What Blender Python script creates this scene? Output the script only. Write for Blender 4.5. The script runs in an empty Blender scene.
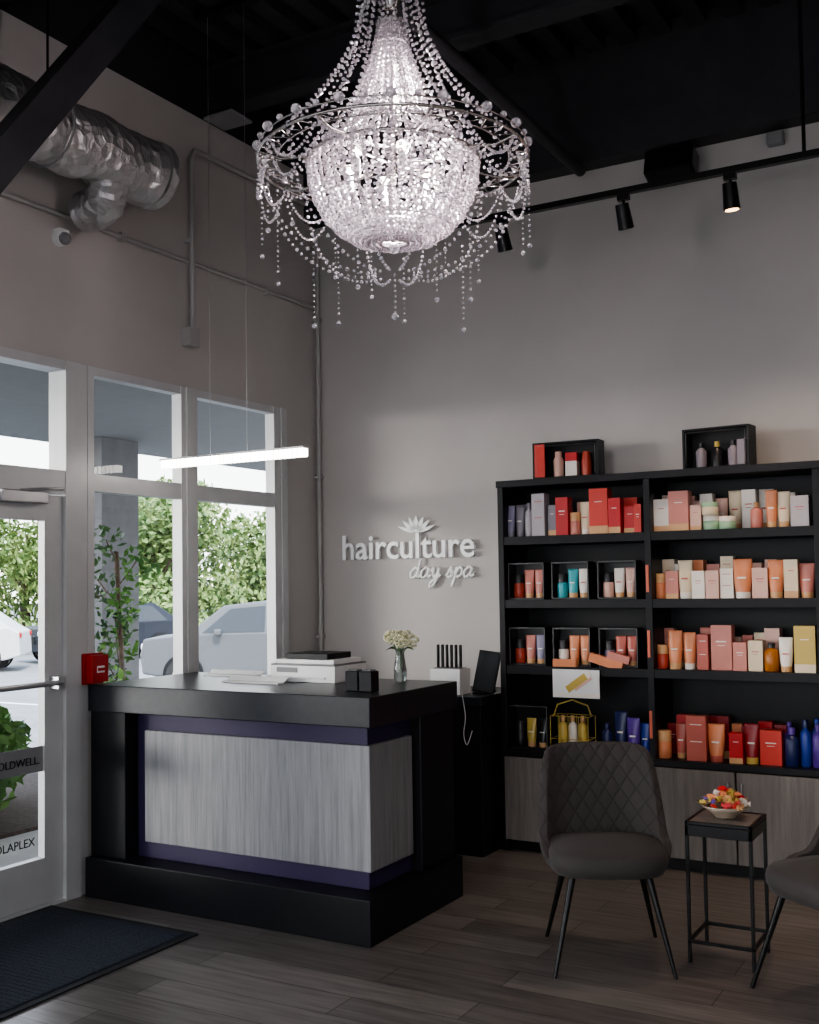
import bpy, math, random
import numpy as np
from mathutils import Matrix, Vector
random.seed(7)
S=bpy.context.scene
try:
    S.view_settings.view_transform='AgX';S.view_settings.look='AgX - Medium High Contrast'
except Exception: pass
# ---------------------------------------------------------------- materials
def new_mat(name):
    m=bpy.data.materials.new(name);m.use_nodes=True
    return m,m.node_tree,m.node_tree.nodes['Principled BSDF']
def N(nt,t,**k):
    n=nt.nodes.new(t)
    for a,b in k.items(): setattr(n,a,b)
    return n
MATS={}
def mat(name,col,rough=.5,metal=0,noise=0,nscale=8,bump=0,spec=None,emit=None,es=0,trans=0,alpha=None,stretch=(1,1,1),coat=0):
    if name in MATS: return MATS[name]
    m,nt,b=new_mat(name)
    b.inputs['Base Color'].default_value=(*col,1);b.inputs['Roughness'].default_value=rough;b.inputs['Metallic'].default_value=metal
    if spec is not None:b.inputs['Specular IOR Level'].default_value=spec
    if emit: b.inputs['Emission Color'].default_value=(*emit,1);b.inputs['Emission Strength'].default_value=es
    if trans: b.inputs['Transmission Weight'].default_value=trans
    if coat: b.inputs['Coat Weight'].default_value=coat
    tc=N(nt,'ShaderNodeTexCoord');mp=N(nt,'ShaderNodeMapping');mp.inputs['Scale'].default_value=stretch
    nt.links.new(tc.outputs['Object'],mp.inputs[0])
    nz=N(nt,'ShaderNodeTexNoise');nz.inputs['Scale'].default_value=nscale;nz.inputs['Detail'].default_value=5
    nt.links.new(mp.outputs[0],nz.inputs['Vector'])
    if noise is not None:
        cr=N(nt,'ShaderNodeValToRGB');k=noise if noise else .04
        cr.color_ramp.elements[0].position=.3;cr.color_ramp.elements[1].position=.7
        cr.color_ramp.elements[0].color=(*[c*(1-k) for c in col],1)
        cr.color_ramp.elements[1].color=(*[min(1,c*(1+k)) for c in col],1)
        nt.links.new(nz.outputs[0],cr.inputs[0]);nt.links.new(cr.outputs[0],b.inputs['Base Color'])
    if bump:
        bp=N(nt,'ShaderNodeBump');bp.inputs['Strength'].default_value=bump;bp.inputs['Distance'].default_value=.01
        nt.links.new(nz.outputs[0],bp.inputs['Height']);nt.links.new(bp.outputs[0],b.inputs['Normal'])
    MATS[name]=m;return m
WALL=mat('wall_paint',(.475,.447,.432),.75,noise=.03,nscale=3,bump=.05)
CEIL=mat('ceiling_black',(.026,.026,.030),.55,noise=.2)
BLACK=mat('black_laminate',(.008,.008,.011),.42,noise=.15,nscale=20,spec=.3)
BLACKTOP=mat('counter_black',(.014,.016,.022),.32,noise=.2,nscale=30,spec=.4)
PURPLE=mat('purple_laminate',(.034,.024,.070),.5,spec=.3)
ALU=mat('aluminium',(.54,.54,.55),.4,.15)
STEEL=mat('brushed_steel',(.5,.5,.52),.3,.9)
BLKMETAL=mat('black_metal',(.015,.015,.016),.35,.6)
WHITE=mat('white_plastic',(.8,.8,.8),.4)
SIGNW=mat('sign_white',(.97,.97,.97),.4)
PAPER=mat('paper',(.75,.75,.76),.7)
GREY=mat('grey_plastic',(.22,.22,.23),.5)
RED=mat('fire_red',(.36,.007,.010),.4)
SILVER=mat('silver_ring',(.55,.52,.5),.22,1)
PIPE=mat('conduit_paint',(.40,.385,.38),.6)
MAT_=mat('doormat_fabric',(.03,.038,.055),.95,noise=.4,nscale=120,bump=.6)
MATB=mat('doormat_rubber',(.012,.014,.018),.8)
RUBBER=mat('rubber',(.02,.02,.02),.8)
TINT=mat('car_glass',(.03,.035,.04),.1)
CONC=mat('concrete',(.36,.35,.33),.9,noise=.15,nscale=2)
ASPH=mat('asphalt',(.19,.19,.19),.9,noise=.15,nscale=1.5)
SOFF=mat('soffit_paint',(.20,.20,.20),.8)
STUC=mat('stucco',(.15,.15,.155),.9,noise=.1,nscale=10)
BARK=mat('bark',(.10,.07,.05),.9,noise=.3)
SOIL=mat('mulch',(.06,.04,.03),.95,noise=.4,nscale=30)
FOIL,nt,b=new_mat('duct_foil')
b.inputs['Base Color'].default_value=(.60,.59,.60,1);b.inputs['Metallic'].default_value=.85;b.inputs['Roughness'].default_value=.42
tc=N(nt,'ShaderNodeTexCoord');v=N(nt,'ShaderNodeTexVoronoi');v.inputs['Scale'].default_value=16
nz=N(nt,'ShaderNodeTexNoise');nz.inputs['Scale'].default_value=12;nz.inputs['Detail'].default_value=6;nz.inputs['Distortion'].default_value=1.2
nt.links.new(tc.outputs['Object'],v.inputs['Vector']);nt.links.new(tc.outputs['Object'],nz.inputs['Vector'])
mx=N(nt,'ShaderNodeMath',operation='ADD');nt.links.new(v.outputs[0],mx.inputs[0]);nt.links.new(nz.outputs[0],mx.inputs[1])
bp=N(nt,'ShaderNodeBump');bp.inputs['Strength'].default_value=.7;bp.inputs['Distance'].default_value=.025
nt.links.new(mx.outputs[0],bp.inputs['Height']);nt.links.new(bp.outputs[0],b.inputs['Normal'])
def wood(name,c0,c1,scale,rough=.5,nscale=3):
    m,nt,b=new_mat(name)
    tc=N(nt,'ShaderNodeTexCoord');mp=N(nt,'ShaderNodeMapping');mp.inputs['Scale'].default_value=scale
    nt.links.new(tc.outputs['Object'],mp.inputs[0])
    n=N(nt,'ShaderNodeTexNoise');n.inputs['Scale'].default_value=nscale;n.inputs['Detail'].default_value=8;n.inputs['Roughness'].default_value=.7
    nt.links.new(mp.outputs[0],n.inputs['Vector'])
    cr=N(nt,'ShaderNodeValToRGB');cr.color_ramp.elements[0].position=.3;cr.color_ramp.elements[1].position=.7
    cr.color_ramp.elements[0].color=(*c0,1);cr.color_ramp.elements[1].color=(*c1,1)
    nt.links.new(n.outputs[0],cr.inputs[0]);nt.links.new(cr.outputs[0],b.inputs['Base Color'])
    b.inputs['Roughness'].default_value=rough
    return m
DESKWOOD=wood('desk_wood',(.145,.145,.158),(.29,.29,.31),(18,18,.8))
CABWOOD=wood('cabinet_wood',(.13,.115,.11),(.235,.21,.195),(12,12,.8))
FLOOR,nt,b=new_mat('floor_planks')
tc=N(nt,'ShaderNodeTexCoord')
br=N(nt,'ShaderNodeTexBrick');br.inputs['Scale'].default_value=1;br.inputs['Brick Width'].default_value=1.22;br.inputs['Row Height'].default_value=.18
br.inputs['Mortar Size'].default_value=.0025;br.inputs['Color1'].default_value=(.15,.132,.124,1);br.inputs['Color2'].default_value=(.24,.215,.20,1);br.inputs['Mortar'].default_value=(.05,.045,.04,1)
br.offset=.37
nt.links.new(tc.outputs['Object'],br.inputs['Vector'])
mp=N(nt,'ShaderNodeMapping');mp.inputs['Scale'].default_value=(1.2,14,1);nt.links.new(tc.outputs['Object'],mp.inputs[0])
nz=N(nt,'ShaderNodeTexNoise');nz.inputs['Scale'].default_value=2.5;nz.inputs['Detail'].default_value=8;nt.links.new(mp.outputs[0],nz.inputs['Vector'])
cr=N(nt,'ShaderNodeValToRGB');cr.color_ramp.elements[0].position=.3;cr.color_ramp.elements[0].color=(.6,.6,.6,1);cr.color_ramp.elements[1].position=.7;cr.color_ramp.elements[1].color=(1.15,1.15,1.15,1)
nt.links.new(nz.outputs[0],cr.inputs[0])
mm=N(nt,'ShaderNodeMix',data_type='RGBA',blend_type='MULTIPLY');mm.inputs[0].default_value=1
nt.links.new(br.outputs[0],mm.inputs[6]);nt.links.new(cr.outputs[0],mm.inputs[7]);nt.links.new(mm.outputs[2],b.inputs['Base Color'])
b.inputs['Roughness'].default_value=.34
GLASS,nt,b=new_mat('window_glass')
nt.nodes.remove(b);tr=N(nt,'ShaderNodeBsdfTransparent');tr.inputs[0].default_value=(.93,.96,.96,1)
gl=N(nt,'ShaderNodeBsdfGlossy');gl.inputs['Roughness'].default_value=.01
mx=N(nt,'ShaderNodeMixShader');mx.inputs[0].default_value=.05
out=[n for n in nt.nodes if n.type=='OUTPUT_MATERIAL'][0]
nt.links.new(tr.outputs[0],mx.inputs[1]);nt.links.new(gl.outputs[0],mx.inputs[2]);nt.links.new(mx.outputs[0],out.inputs[0])
CRYS,nt,b=new_mat('crystal')
b.inputs['Base Color'].default_value=(.97,.92,.96,1);b.inputs['Roughness'].default_value=.04;b.inputs['Transmission Weight'].default_value=.7;b.inputs['IOR'].default_value=1.6;b.inputs['Specular IOR Level'].default_value=.9
BULB=mat('bulb_glow',(1,.9,.85),.4,emit=(1,.86,.80),es=40)
LEDM=mat('led_diffuser',(1,1,1),.4,emit=(1,.95,.88),es=12)
SPOTM=mat('spot_glow',(1,.8,.6),.4,emit=(1,.6,.3),es=6)
def fabric(name,quilt):
    m,nt,b=new_mat(name)
    FC=(.038,.032,.032,1)
    b.inputs['Base Color'].default_value=FC;b.inputs['Roughness'].default_value=.8;b.inputs['Sheen Weight'].default_value=.06
    tc=N(nt,'ShaderNodeTexCoord')
    nz=N(nt,'ShaderNodeTexNoise');nz.inputs['Scale'].default_value=160;nt.links.new(tc.outputs['Object'],nz.inputs['Vector'])
    bp=N(nt,'ShaderNodeBump');bp.inputs['Strength'].default_value=.15;bp.inputs['Distance'].default_value=.002;nt.links.new(nz.outputs[0],bp.inputs['Height'])
    last=bp
    if quilt:
        sx=N(nt,'ShaderNodeSeparateXYZ');nt.links.new(tc.outputs['Object'],sx.inputs[0])
        outs=[]
        for sg in (1,-1):
            a=N(nt,'ShaderNodeMath',operation='MULTIPLY');a.inputs[1].default_value=sg*15.;nt.links.new(sx.outputs[0],a.inputs[0])
            c=N(nt,'ShaderNodeMath',operation='MULTIPLY_ADD');c.inputs[1].default_value=10.;nt.links.new(sx.outputs[2],c.inputs[0]);nt.links.new(a.outputs[0],c.inputs[2])
            d=N(nt,'ShaderNodeMath',operation='PINGPONG');d.inputs[1].default_value=.5;nt.links.new(c.outputs[0],d.inputs[0])
            outs.append(d)
        mn=N(nt,'ShaderNodeMath',operation='MINIMUM');nt.links.new(outs[0].outputs[0],mn.inputs[0]);nt.links.new(outs[1].outputs[0],mn.inputs[1])
        sm=N(nt,'ShaderNodeMath',operation='POWER');sm.inputs[1].default_value=.5;nt.links.new(mn.outputs[0],sm.inputs[0])
        b2=N(nt,'ShaderNodeBump');b2.inputs['Strength'].default_value=.7;b2.inputs['Distance'].default_value=.01
        nt.links.new(sm.outputs[0],b2.inputs['Height']);nt.links.new(bp.outputs[0],b2.inputs['Normal']);last=b2
        cr=N(nt,'ShaderNodeValToRGB');cr.color_ramp.elements[0].color=(.018,.016,.016,1);cr.color_ramp.elements[1].position=.08;cr.color_ramp.elements[1].color=FC
        nt.links.new(mn.outputs[0],cr.inputs[0]);nt.links.new(cr.outputs[0],b.inputs['Base Color'])
    nt.links.new(last.outputs[0],b.inputs['Normal'])
    return m
QUILT=fabric('quilted_fabric',True);FAB=fabric('seat_fabric',False)
def leafmat(name,c0,c1):
    m,nt,b=new_mat(name)
    tc=N(nt,'ShaderNodeTexCoord');n=N(nt,'ShaderNodeTexNoise');n.inputs['Scale'].default_value=2.2;n.inputs['Detail'].default_value=8
    nt.links.new(tc.outputs['Object'],n.inputs['Vector']);cr=N(nt,'ShaderNodeValToRGB')
    cr.color_ramp.elements[0].position=.35;cr.color_ramp.elements[1].position=.65
    cr.color_ramp.elements[0].color=(*c0,1);cr.color_ramp.elements[1].color=(*c1,1)
    nt.links.new(n.outputs[0],cr.inputs[0]);nt.links.new(cr.outputs[0],b.inputs['Base Color']);b.inputs['Roughness'].default_value=.6
    return m
LEAF=leafmat('leaves_tree',(.07,.14,.035),(.23,.30,.10))
LEAFD=leafmat('leaves_shrub',(.04,.12,.02),(.15,.29,.06))
LEAFV=leafmat('leaves_dark',(.02,.06,.02),(.07,.14,.045))
# ---------------------------------------------------------------- mesh builder
_ICO={}
def ico(sub):
    if sub in _ICO:return _ICO[sub]
    import bmesh
    bm=bmesh.new();bmesh.ops.create_icosphere(bm,subdivisions=sub,radius=1)
    v=np.array([x.co[:] for x in bm.verts]);f=[[q.index for q in x.verts] for x in bm.faces];bm.free()
    _ICO[sub]=(v,f);return v,f
class MB:
    def __init__(s): s.v=[];s.f=[];s.m=[];s.sm=[];s.mats=[];s.M=Matrix.Identity(4)
    def mi(s,m):
        if m not in s.mats:s.mats.append(m)
        return s.mats.index(m)
    def add(s,vs,fs,m,smooth=False,raw=False):
        o=len(s.v);k=s.mi(m)
        if raw: s.v.extend(vs)
        else: s.v.extend([tuple(s.M@Vector(v)) for v in vs])
        for f in fs:
            s.f.append([i+o for i in f]);s.m.append(k);s.sm.append(smooth)
    def box(s,x0,x1,y0,y1,z0,z1,m):
        s.add([(x0,y0,z0),(x1,y0,z0),(x1,y1,z0),(x0,y1,z0),(x0,y0,z1),(x1,y0,z1),(x1,y1,z1),(x0,y1,z1)],
              [(0,3,2,1),(4,5,6,7),(0,1,5,4),(1,2,6,5),(2,3,7,6),(3,0,4,7)],m)
    def cyl(s,p0,p1,r0,m,r1=None,n=16,smooth=True):
        r1=r0 if r1 is None else r1
        p0=Vector(p0);p1=Vector(p1);d=(p1-p0).normalized()
        a=d.orthogonal().normalized();b=d.cross(a)
        vs=[];
        for i in range(n):
            t=2*math.pi*i/n;q=a*math.cos(t)+b*math.sin(t)
            vs+= [tuple(p0+q*r0),tuple(p1+q*r1)]
        s.add(vs,[(2*i,2*((i+1)%n),2*((i+1)%n)+1,2*i+1) for i in range(n)],m,smooth)
        s.add(vs,[[2*i for i in range(n)][::-1],[2*i+1 for i in range(n)]],m,False)
    def lathe(s,c,prof,m,n=20,smooth=True,sx=1,sy=1):
        vs=[];
        for r,z in prof:
            for i in range(n):
                t=2*math.pi*i/n;vs.append((c[0]+r*math.cos(t)*sx,c[1]+r*math.sin(t)*sy,c[2]+z))
        fs=[(j*n+i,j*n+(i+1)%n,(j+1)*n+(i+1)%n,(j+1)*n+i) for j in range(len(prof)-1) for i in range(n)]
        s.add(vs,fs,m,smooth)
        s.add(vs,[list(range(n))[::-1],[(len(prof)-1)*n+i for i in range(n)]],m,False)
    def tube(s,pts,r,m,n=8,closed=False):
        pts=[Vector(p) for p in pts];vs=[];K=len(pts);up=None
        for k in range(K):
            if closed:d=(pts[(k+1)%K]-pts[k-1]).normalized()
            else:d=(pts[min(k+1,K-1)]-pts[max(k-1,0)]).normalized()
            if up is None: a=d.orthogonal().normalized()
            else:
                a=(up-d*up.dot(d)).normalized()
            up=a;b=d.cross(a);rr=r[k] if isinstance(r,(list,tuple)) else r
            for i in range(n):
                t=2*math.pi*i/n;vs.append(tuple(pts[k]+(a*math.cos(t)+b*math.sin(t))*rr))
        R=K if closed else K-1
        fs=[(j*n+i,j*n+(i+1)%n,((j+1)%K)*n+(i+1)%n,((j+1)%K)*n+i) for j in range(R) for i in range(n)]
        s.add(vs,fs,m,True)
        if not closed:s.add(vs,[list(range(n))[::-1],[(K-1)*n+i for i in range(n)]],m,False)
    def balls(s,L,m,sub=1,smooth=False):
        v,f=ico(sub);k=len(v)
        allv=[];allf=[]
        for i,(p,r) in enumerate(L):
            allv.extend(map(tuple,(v*r+np.array(p))));allf.extend([[q+i*k for q in ff] for ff in f])
        s.add(allv,allf,m,smooth)
    def poly(s,pts,m): s.add(pts,[list(range(len(pts)))],m)
    def pane(s,x,y0,y1,z0,z1,m): s.poly([(x,y0,z0),(x,y1,z0),(x,y1,z1),(x,y0,z1)],m)
    def prism(s,pts2,y0,y1,m,fn=None):
        n=len(pts2);vs=[(x,y0,z) for x,z in pts2]+[(x,y1,z) for x,z in pts2]
        s.add(vs,[list(range(n)),list(range(n,2*n))[::-1]]+[(i,n+i,n+(i+1)%n,(i+1)%n) for i in range(n)],m)
    def obj(s,name,bevel=0,loc=None,rot=0,seg=2,parent=None,solid=0,subsurf=0):
        me=bpy.data.meshes.new(name);me.from_pydata(s.v,[],s.f)
        for m in s.mats:me.materials.append(m)
        me.polygons.foreach_set('material_index',s.m);me.polygons.foreach_set('use_smooth',s.sm);me.update()
        o=bpy.data.objects.new(name,me);bpy.context.collection.objects.link(o)
        if loc:o.location=loc
        o.rotation_euler=(0,0,rot)
        if solid:
            q=o.modifiers.new('s','SOLIDIFY');q.thickness=solid;q.offset=0
        if subsurf:
            q=o.modifiers.new('ss','SUBSURF');q.levels=subsurf;q.render_levels=subsurf
        if bevel:
            q=o.modifiers.new('b','BEVEL');q.width=bevel;q.segments=seg;q.limit_method='ANGLE';q.angle_limit=math.radians(50)
        if parent:o.parent=parent
        return o
def empty(name,loc=(0,0,0),rot=0):
    o=bpy.data.objects.new(name,None);o.location=loc;o.rotation_euler=(0,0,rot);bpy.context.collection.objects.link(o);return o
# ---------------------------------------------------------------- room shell
XR,YF,ZT=6.8,-9.0,4.8
b=MB();b.box(-.15,XR+.15,YF-.15,.15,-.12,0,FLOOR);b.obj('floor')
b=MB();b.box(-.15,XR+.15,YF-.15,.15,ZT,ZT+.15,CEIL)
x=0.1
while x<XR:
    b.box(x,x+.10,YF,0,ZT-.08,ZT,CEIL);x+=.2
b.obj('ceiling')
for i,y in enumerate((-1.15,-2.75,-4.35,-5.95,-7.55)):
    b=MB();b.box(0,XR,y-.07,y+.07,4.69,4.72,CEIL);b.box(0,XR,y-.01,y+.01,4.47,4.69,CEIL);b.box(0,XR,y-.07,y+.07,4.44,4.47,CEIL);b.obj('ceiling_beam')
b=MB();b.box(0,XR,-.14,0,4.07,ZT,CEIL);b.obj('trim_back')
b=MB();b.box(0,XR+.15,0,.15,0,ZT,WALL);b.obj('wall_back')
b=MB();b.box(XR,XR+.15,YF,0,0,ZT,WALL);b.obj('wall_right')
b=MB()
b.box(-.15,0,-.39,.15,0,4.41,WALL)
b.box(-.15,0,-2.14,-.39,0,.90,WALL)
b.box(-.15,0,YF,-.39,2.74,4.41,WALL)
b.box(-.15,0,YF,.15,4.41,ZT,CEIL)
b.box(-.15,0,-3.62,-3.36,0,2.74,WALL)
b.box(-.15,0,-6.0,-3.62,0,.3,WALL);b.box(-.15,0,-8.6,-6.2,0,.3,WALL)
b.box(-.15,0,-6.2,-6.0,0,2.74,WALL);b.box(-.15,0,YF,-8.6,0,2.74,WALL)
b.obj('wall_left')
b=MB()
b.box(-.15,XR+.15,YF-.15,YF,2.74,ZT,WALL);b.box(-.15,.4,YF-.15,YF,0,2.74,WALL);b.box(XR-.4,XR+.15,YF-.15,YF,0,2.74,WALL)
b.box(.4,XR-.4,YF-.15,YF,0,.3,WALL);b.obj('wall_front')
b=MB();b.box(0,XR,-.015,0,0,.1,BLACK);b.obj('baseboard_back',bevel=.004)
# ---------------------------------------------------------------- windows and door
def win(name,y0,y1,z0,z1,mull,trans,f0=.045,f1=.13):
    b=MB()
    X0,X1=-.06,.012
    b.box(X0,X1,y0,y0+f0,z0,z1,ALU);b.box(X0,X1,y1-f1,y1,z0,z1,ALU);b.box(X1,X1+.01,y1-.06,y1,z0,z1,ALU)
    for m in mull:b.box(X0,X1,m-.07,m+.07,z0,z1,ALU);b.box(X1,X1+.01,m-.03,m+.03,z0,z1,ALU)
    E=[y0+f0]+[q for m in mull for q in(m-.07,m+.07)]+[y1-f1]
    for k in range(0,len(E),2):
        a,c=E[k],E[k+1]
        b.box(X0,X1-.004,a,c,z1-.045,z1,ALU);b.box(X0,X1+.012,a,c,z0,z0+.05,ALU)
        for t in trans:b.box(X0,X1-.004,a,c,t-.045,t+.045,ALU)
        zz=[z0+.05]+[q for t in trans for q in(t-.045,t+.045)]+[z1-.045]
        for j in range(0,len(zz),2):b.pane(-.03,a,c,zz[j],zz[j+1],GLASS)
    b.obj(name)
win('window_1',-2.14,-.39,.90,2.74,[-1.345],[2.125])
win('window_2',-6.0,-3.62,.3,2.74,[-4.8],[2.125])
win('window_3',-8.6,-6.2,.3,2.74,[-7.4],[2.125])
b=MB()
for k in range(5):
    xx=.4+k*(XR-.8)/4;b.box(xx-.04,xx+.04,YF-.11,YF+.02,.3,2.74,ALU)
b.box(.4,XR-.4,YF-.10,YF+.01,.3,.36,ALU);b.box(.4,XR-.4,YF-.10,YF+.01,2.69,2.74,ALU)
b.poly([(.4,YF-.05,.3),(XR-.4,YF-.05,.3),(XR-.4,YF-.05,2.74),(.4,YF-.05,2.74)],GLASS);b.obj('window_4')
b=MB()
b.box(-.10,.025,-2.30,-2.20,0,2.739,ALU);b.box(-.08,.01,-2.20,-2.142,0,2.739,ALU)
b.box(-.10,.025,-3.358,-3.26,0,2.739,ALU)
b.box(-.10,.02,-3.26,-2.30,2.69,2.739,ALU);b.box(-.10,.02,-3.26,-2.30,2.05,2.17,ALU)
b.pane(-.03,-3.26,-2.30,2.17,2.69,GLASS)
b.box(-.10,.02,-3.26,-2.30,0,.015,ALU)
b.obj('trim_1')
D=empty('door_1',(.038,0,0))
b=MB()
b.box(-.08,-.035,-2.42,-2.305,.02,2.04,ALU);b.box(-.08,-.035,-3.255,-3.14,.02,2.04,ALU)
b.box(-.08,-.035,-3.14,-2.42,.02,.24,ALU);b.box(-.08,-.035,-3.14,-2.42,1.91,2.04,ALU)
b.obj('leaf',parent=D)
b=MB();b.pane(-.055,-3.14,-2.42,.24,1.91,GLASS);b.obj('glass',parent=D)
b=MB()
b.tube([(.02,-3.2,1.10),(.03,-3.1,1.10),(.03,-2.45,1.10),(.02,-2.36,1.10)],.014,STEEL)
b.box(-.035,.03,-2.39,-2.35,1.07,1.13,STEEL);b.box(-.035,.03,-3.21,-3.17,1.07,1.13,STEEL)
b.obj('push_bar',parent=D)
b=MB();b.box(-.035,.02,-2.72,-2.44,1.99,2.05,STEEL);b.tube([(.0,-2.6,2.05),(.05,-2.5,2.06),(.03,-2.36,2.07)],.008,STEEL);b.obj('closer',bevel=.006,parent=D)
b=MB();b.box(-.05,-.047,-2.76,-2.42,.665,.79,GREY);b.obj('sticker',parent=D)
def text(body,size,loc,rot,m,parent,ext=.001,off=0,shear=0,name='lettering',sx=1):
    c=bpy.data.curves.new(name,'FONT');c.body=body;c.size=size;c.extrude=ext;c.offset=off;c.shear=shear
    c.materials.append(m);o=bpy.data.objects.new(name,c);o.location=loc;o.rotation_euler=rot;o.scale=(sx,1,1);bpy.context.collection.objects.link(o);o.parent=parent
    return o
text('GOLDWELL.',.053,(-.045,-2.735,.705),(math.pi/2,0,math.pi/2),BLACK,D)
text('OLAPLEX',.058,(-.05,-2.71,.31),(math.pi/2,0,math.pi/2),BLACK,D)
# wall bits
b=MB()
b.cyl((.022,YF+.5,3.49),(.022,-.06,3.49),.014,PIPE,n=8)
for y in(-.6,-1.9,-3.2):b.box(.002,.037,y-.012,y+.012,3.465,3.515,PIPE)
b.obj('conduit_pipe')
b=MB();b.tube([(.055,-1.36,4.1),(.055,-1.36,3.08)],.016,PIPE);b.tube([(.055,-1.36,4.1),(.055,-1.33,4.16),(.055,-.2,4.18)],.016,PIPE);b.box(.002,.07,-1.40,-1.31,2.98,3.09,PIPE)
b.box(.002,.05,-1.38,-1.34,3.6,3.62,PIPE);b.obj('outlet_conduit',bevel=.004)
b=MB();b.cyl((.03,-.03,.1),(.03,-.03,4.05),.016,PIPE,n=10)
for z in(1.2,2.3,3.4):b.box(.002,.05,-.05,-.005,z,z+.02,PIPE)
b.obj('corner_pipe')
b=MB()
b.box(.002,.05,-2.36,-2.30,3.37,3.41,WHITE);b.balls([((.05,-2.33,3.36),.034)],GREY,2,True);b.cyl((.002,-2.33,3.365),(.04,-2.33,3.365),.04,WHITE);b.obj('security_camera')
b=MB();b.box(.05,.27,-1.25,-1.05,4.38,4.40,GREY);b.cyl((.17,-1.15,4.40),(.17,-1.15,4.44),.012,GREY);b.obj('wireless_router',bevel=.006)
b=MB();b.box(.026,.075,-2.17,-2.06,1.08,1.22,RED);b.box(.075,.080,-2.14,-2.09,1.13,1.165,WHITE);b.box(.08,.083,-2.14,-2.09,1.14,1.155,RED);b.box(.016,.03,-2.19,-2.05,1.07,1.23,RED);b.obj('fire_alarm_box',bevel=.004)
# duct
b=MB()
pts=[];rs=[]
for k in range(90):
    y=-5.5+k*(3.48/89);pts.append((.34+.010*math.sin(k*.5),y,3.735+.008*math.sin(k*.9)));rs.append(.168+.004*math.sin(k*2.1)+.003*math.sin(k*5.3))
b.tube(pts,rs,FOIL,n=32)
b.cyl((.34,-2.03,3.735),(.34,-1.98,3.735),.178,FOIL,n=28)
b.cyl((.34,-1.99,3.735),(.34,-1.97,3.735),.15,CEIL,n=28)
pp=[(.34,-2.32,3.66),(.33,-2.30,3.58),(.28,-2.28,3.52),(.2,-2.27,3.50),(.1,-2.27,3.50)]
P2=[]
for i in range(len(pp)-1):
    for t in np.linspace(0,1,6,endpoint=False):P2.append(tuple(Vector(pp[i]).lerp(Vector(pp[i+1]),t)))
b.tube(P2,[.10+.005*(-1)**i for i in range(len(P2))],FOIL,n=20)
for y in(-2.7,-4.2):b.tube([(.34+.178*math.cos(a),y,3.735+.178*math.sin(a)) for a in np.linspace(0,2*math.pi,24,endpoint=False)],.006,GREY,closed=True,n=6);b.cyl((.34,y,3.91),(.34,y,4.72),.006,BLKMETAL,n=6)
b.obj('ventilation_duct')
b=MB();b.box(.68,.82,-4.27,-4.13,0,4.43,CEIL)
p0=Vector((.75,-4.17,2.17));p1=Vector((.75,-2.45,4.43));d=(p1-p0).normalized()
nrm=Vector((0,-d.z,d.y));w,h=.055,.07
vs=[]
for p in(p0,p1):
    for sx,sn in((-1,-1),(1,-1),(1,1),(-1,1)):vs.append(tuple(p+Vector((sx*w,0,0))+nrm*sn*h))
b.add(vs,[(0,3,2,1),(4,5,6,7),(0,1,5,4),(1,2,6,5),(2,3,7,6),(3,0,4,7)],CEIL)
b.obj('steel_brace')
b=MB();b.cyl((2.03,YF+.2,4.02),(2.03,-.15,4.02),.035,CEIL);b.cyl((2.03,-3,4.05),(2.03,-3,4.7),.01,CEIL);b.obj('sprinkler_pipe')
T=empty('track_light')
b=MB();b.box(1.2,5.2,-1.018,-.982,3.51,3.54,BLKMETAL)
for x in(1.3,3.44,5.1):b.cyl((x,-1,3.54),(x,-1,4.72),.009,BLKMETAL,n=8)
b.obj('rail',parent=T)
for i,(x,on) in enumerate(((1.90,0),(2.57,0),(3.10,1),(4.2,1))):
    b=MB();b.box(x-.03,x+.03,-1.015,-.985,3.48,3.51,BLKMETAL);b.cyl((x,-1,3.49),(x,-1,3.44),.008,BLKMETAL,n=8)
    dirv=Vector((.04,.12,-.98)).normalized() if on else Vector((.05,.35,-.9)).normalized()
    c=Vector((x,-1,3.40));b.cyl(c-dirv*.06,c+dirv*.065,.034,BLKMETAL,r1=.040,n=20)
    b.cyl(c+dirv*.066,c+dirv*.068,.032,SPOTM if on else GREY,n=20);b.obj('head_%d'%i,parent=T)
    if on:
        l=bpy.data.lights.new('spot','SPOT');l.energy=60;l.color=(1,.72,.5);l.spot_size=math.radians(105);l.spot_blend=1;l.shadow_soft_size=.04
        lo=bpy.data.objects.new('spot_%d'%i,l);bpy.context.collection.objects.link(lo);lo.location=c+dirv*.08;lo.rotation_euler=dirv.to_track_quat('-Z','Y').to_euler();lo.parent=T
b=MB();b.M=Matrix.Translation((2.58,-.16,3.94))@Matrix.Rotation(math.radians(-18),4,'X');b.box(-.14,.14,-.07,.07,-.08,.08,BLKMETAL);b.M=Matrix.Identity(4);b.box(2.54,2.62,-.09,-.002,3.91,3.96,BLKMETAL);b.obj('wall_speaker',bevel=.012)
b=MB();b.box(3.09,3.18,-.06,-.002,3.98,4.05,GREY);b.obj('junction_box',bevel=.005)
b=MB();b.box(.14,1.09,-1.725,-1.675,2.225,2.265,LEDM);b.box(.13,1.10,-1.73,-1.67,2.265,2.275,ALU)
for x in np.arange(.16,1.08,.03):b.box(x,x+.003,-1.727,-1.673,2.223,2.266,ALU)
for x in(.47,.72):b.cyl((x,-1.7,2.275),(x,-1.7,4.70),.0016,STEEL,n=6)
b.box(.4,.8,-1.73,-1.67,4.69,4.72,BLKMETAL);b.obj('linear_pendant_lamp')
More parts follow.
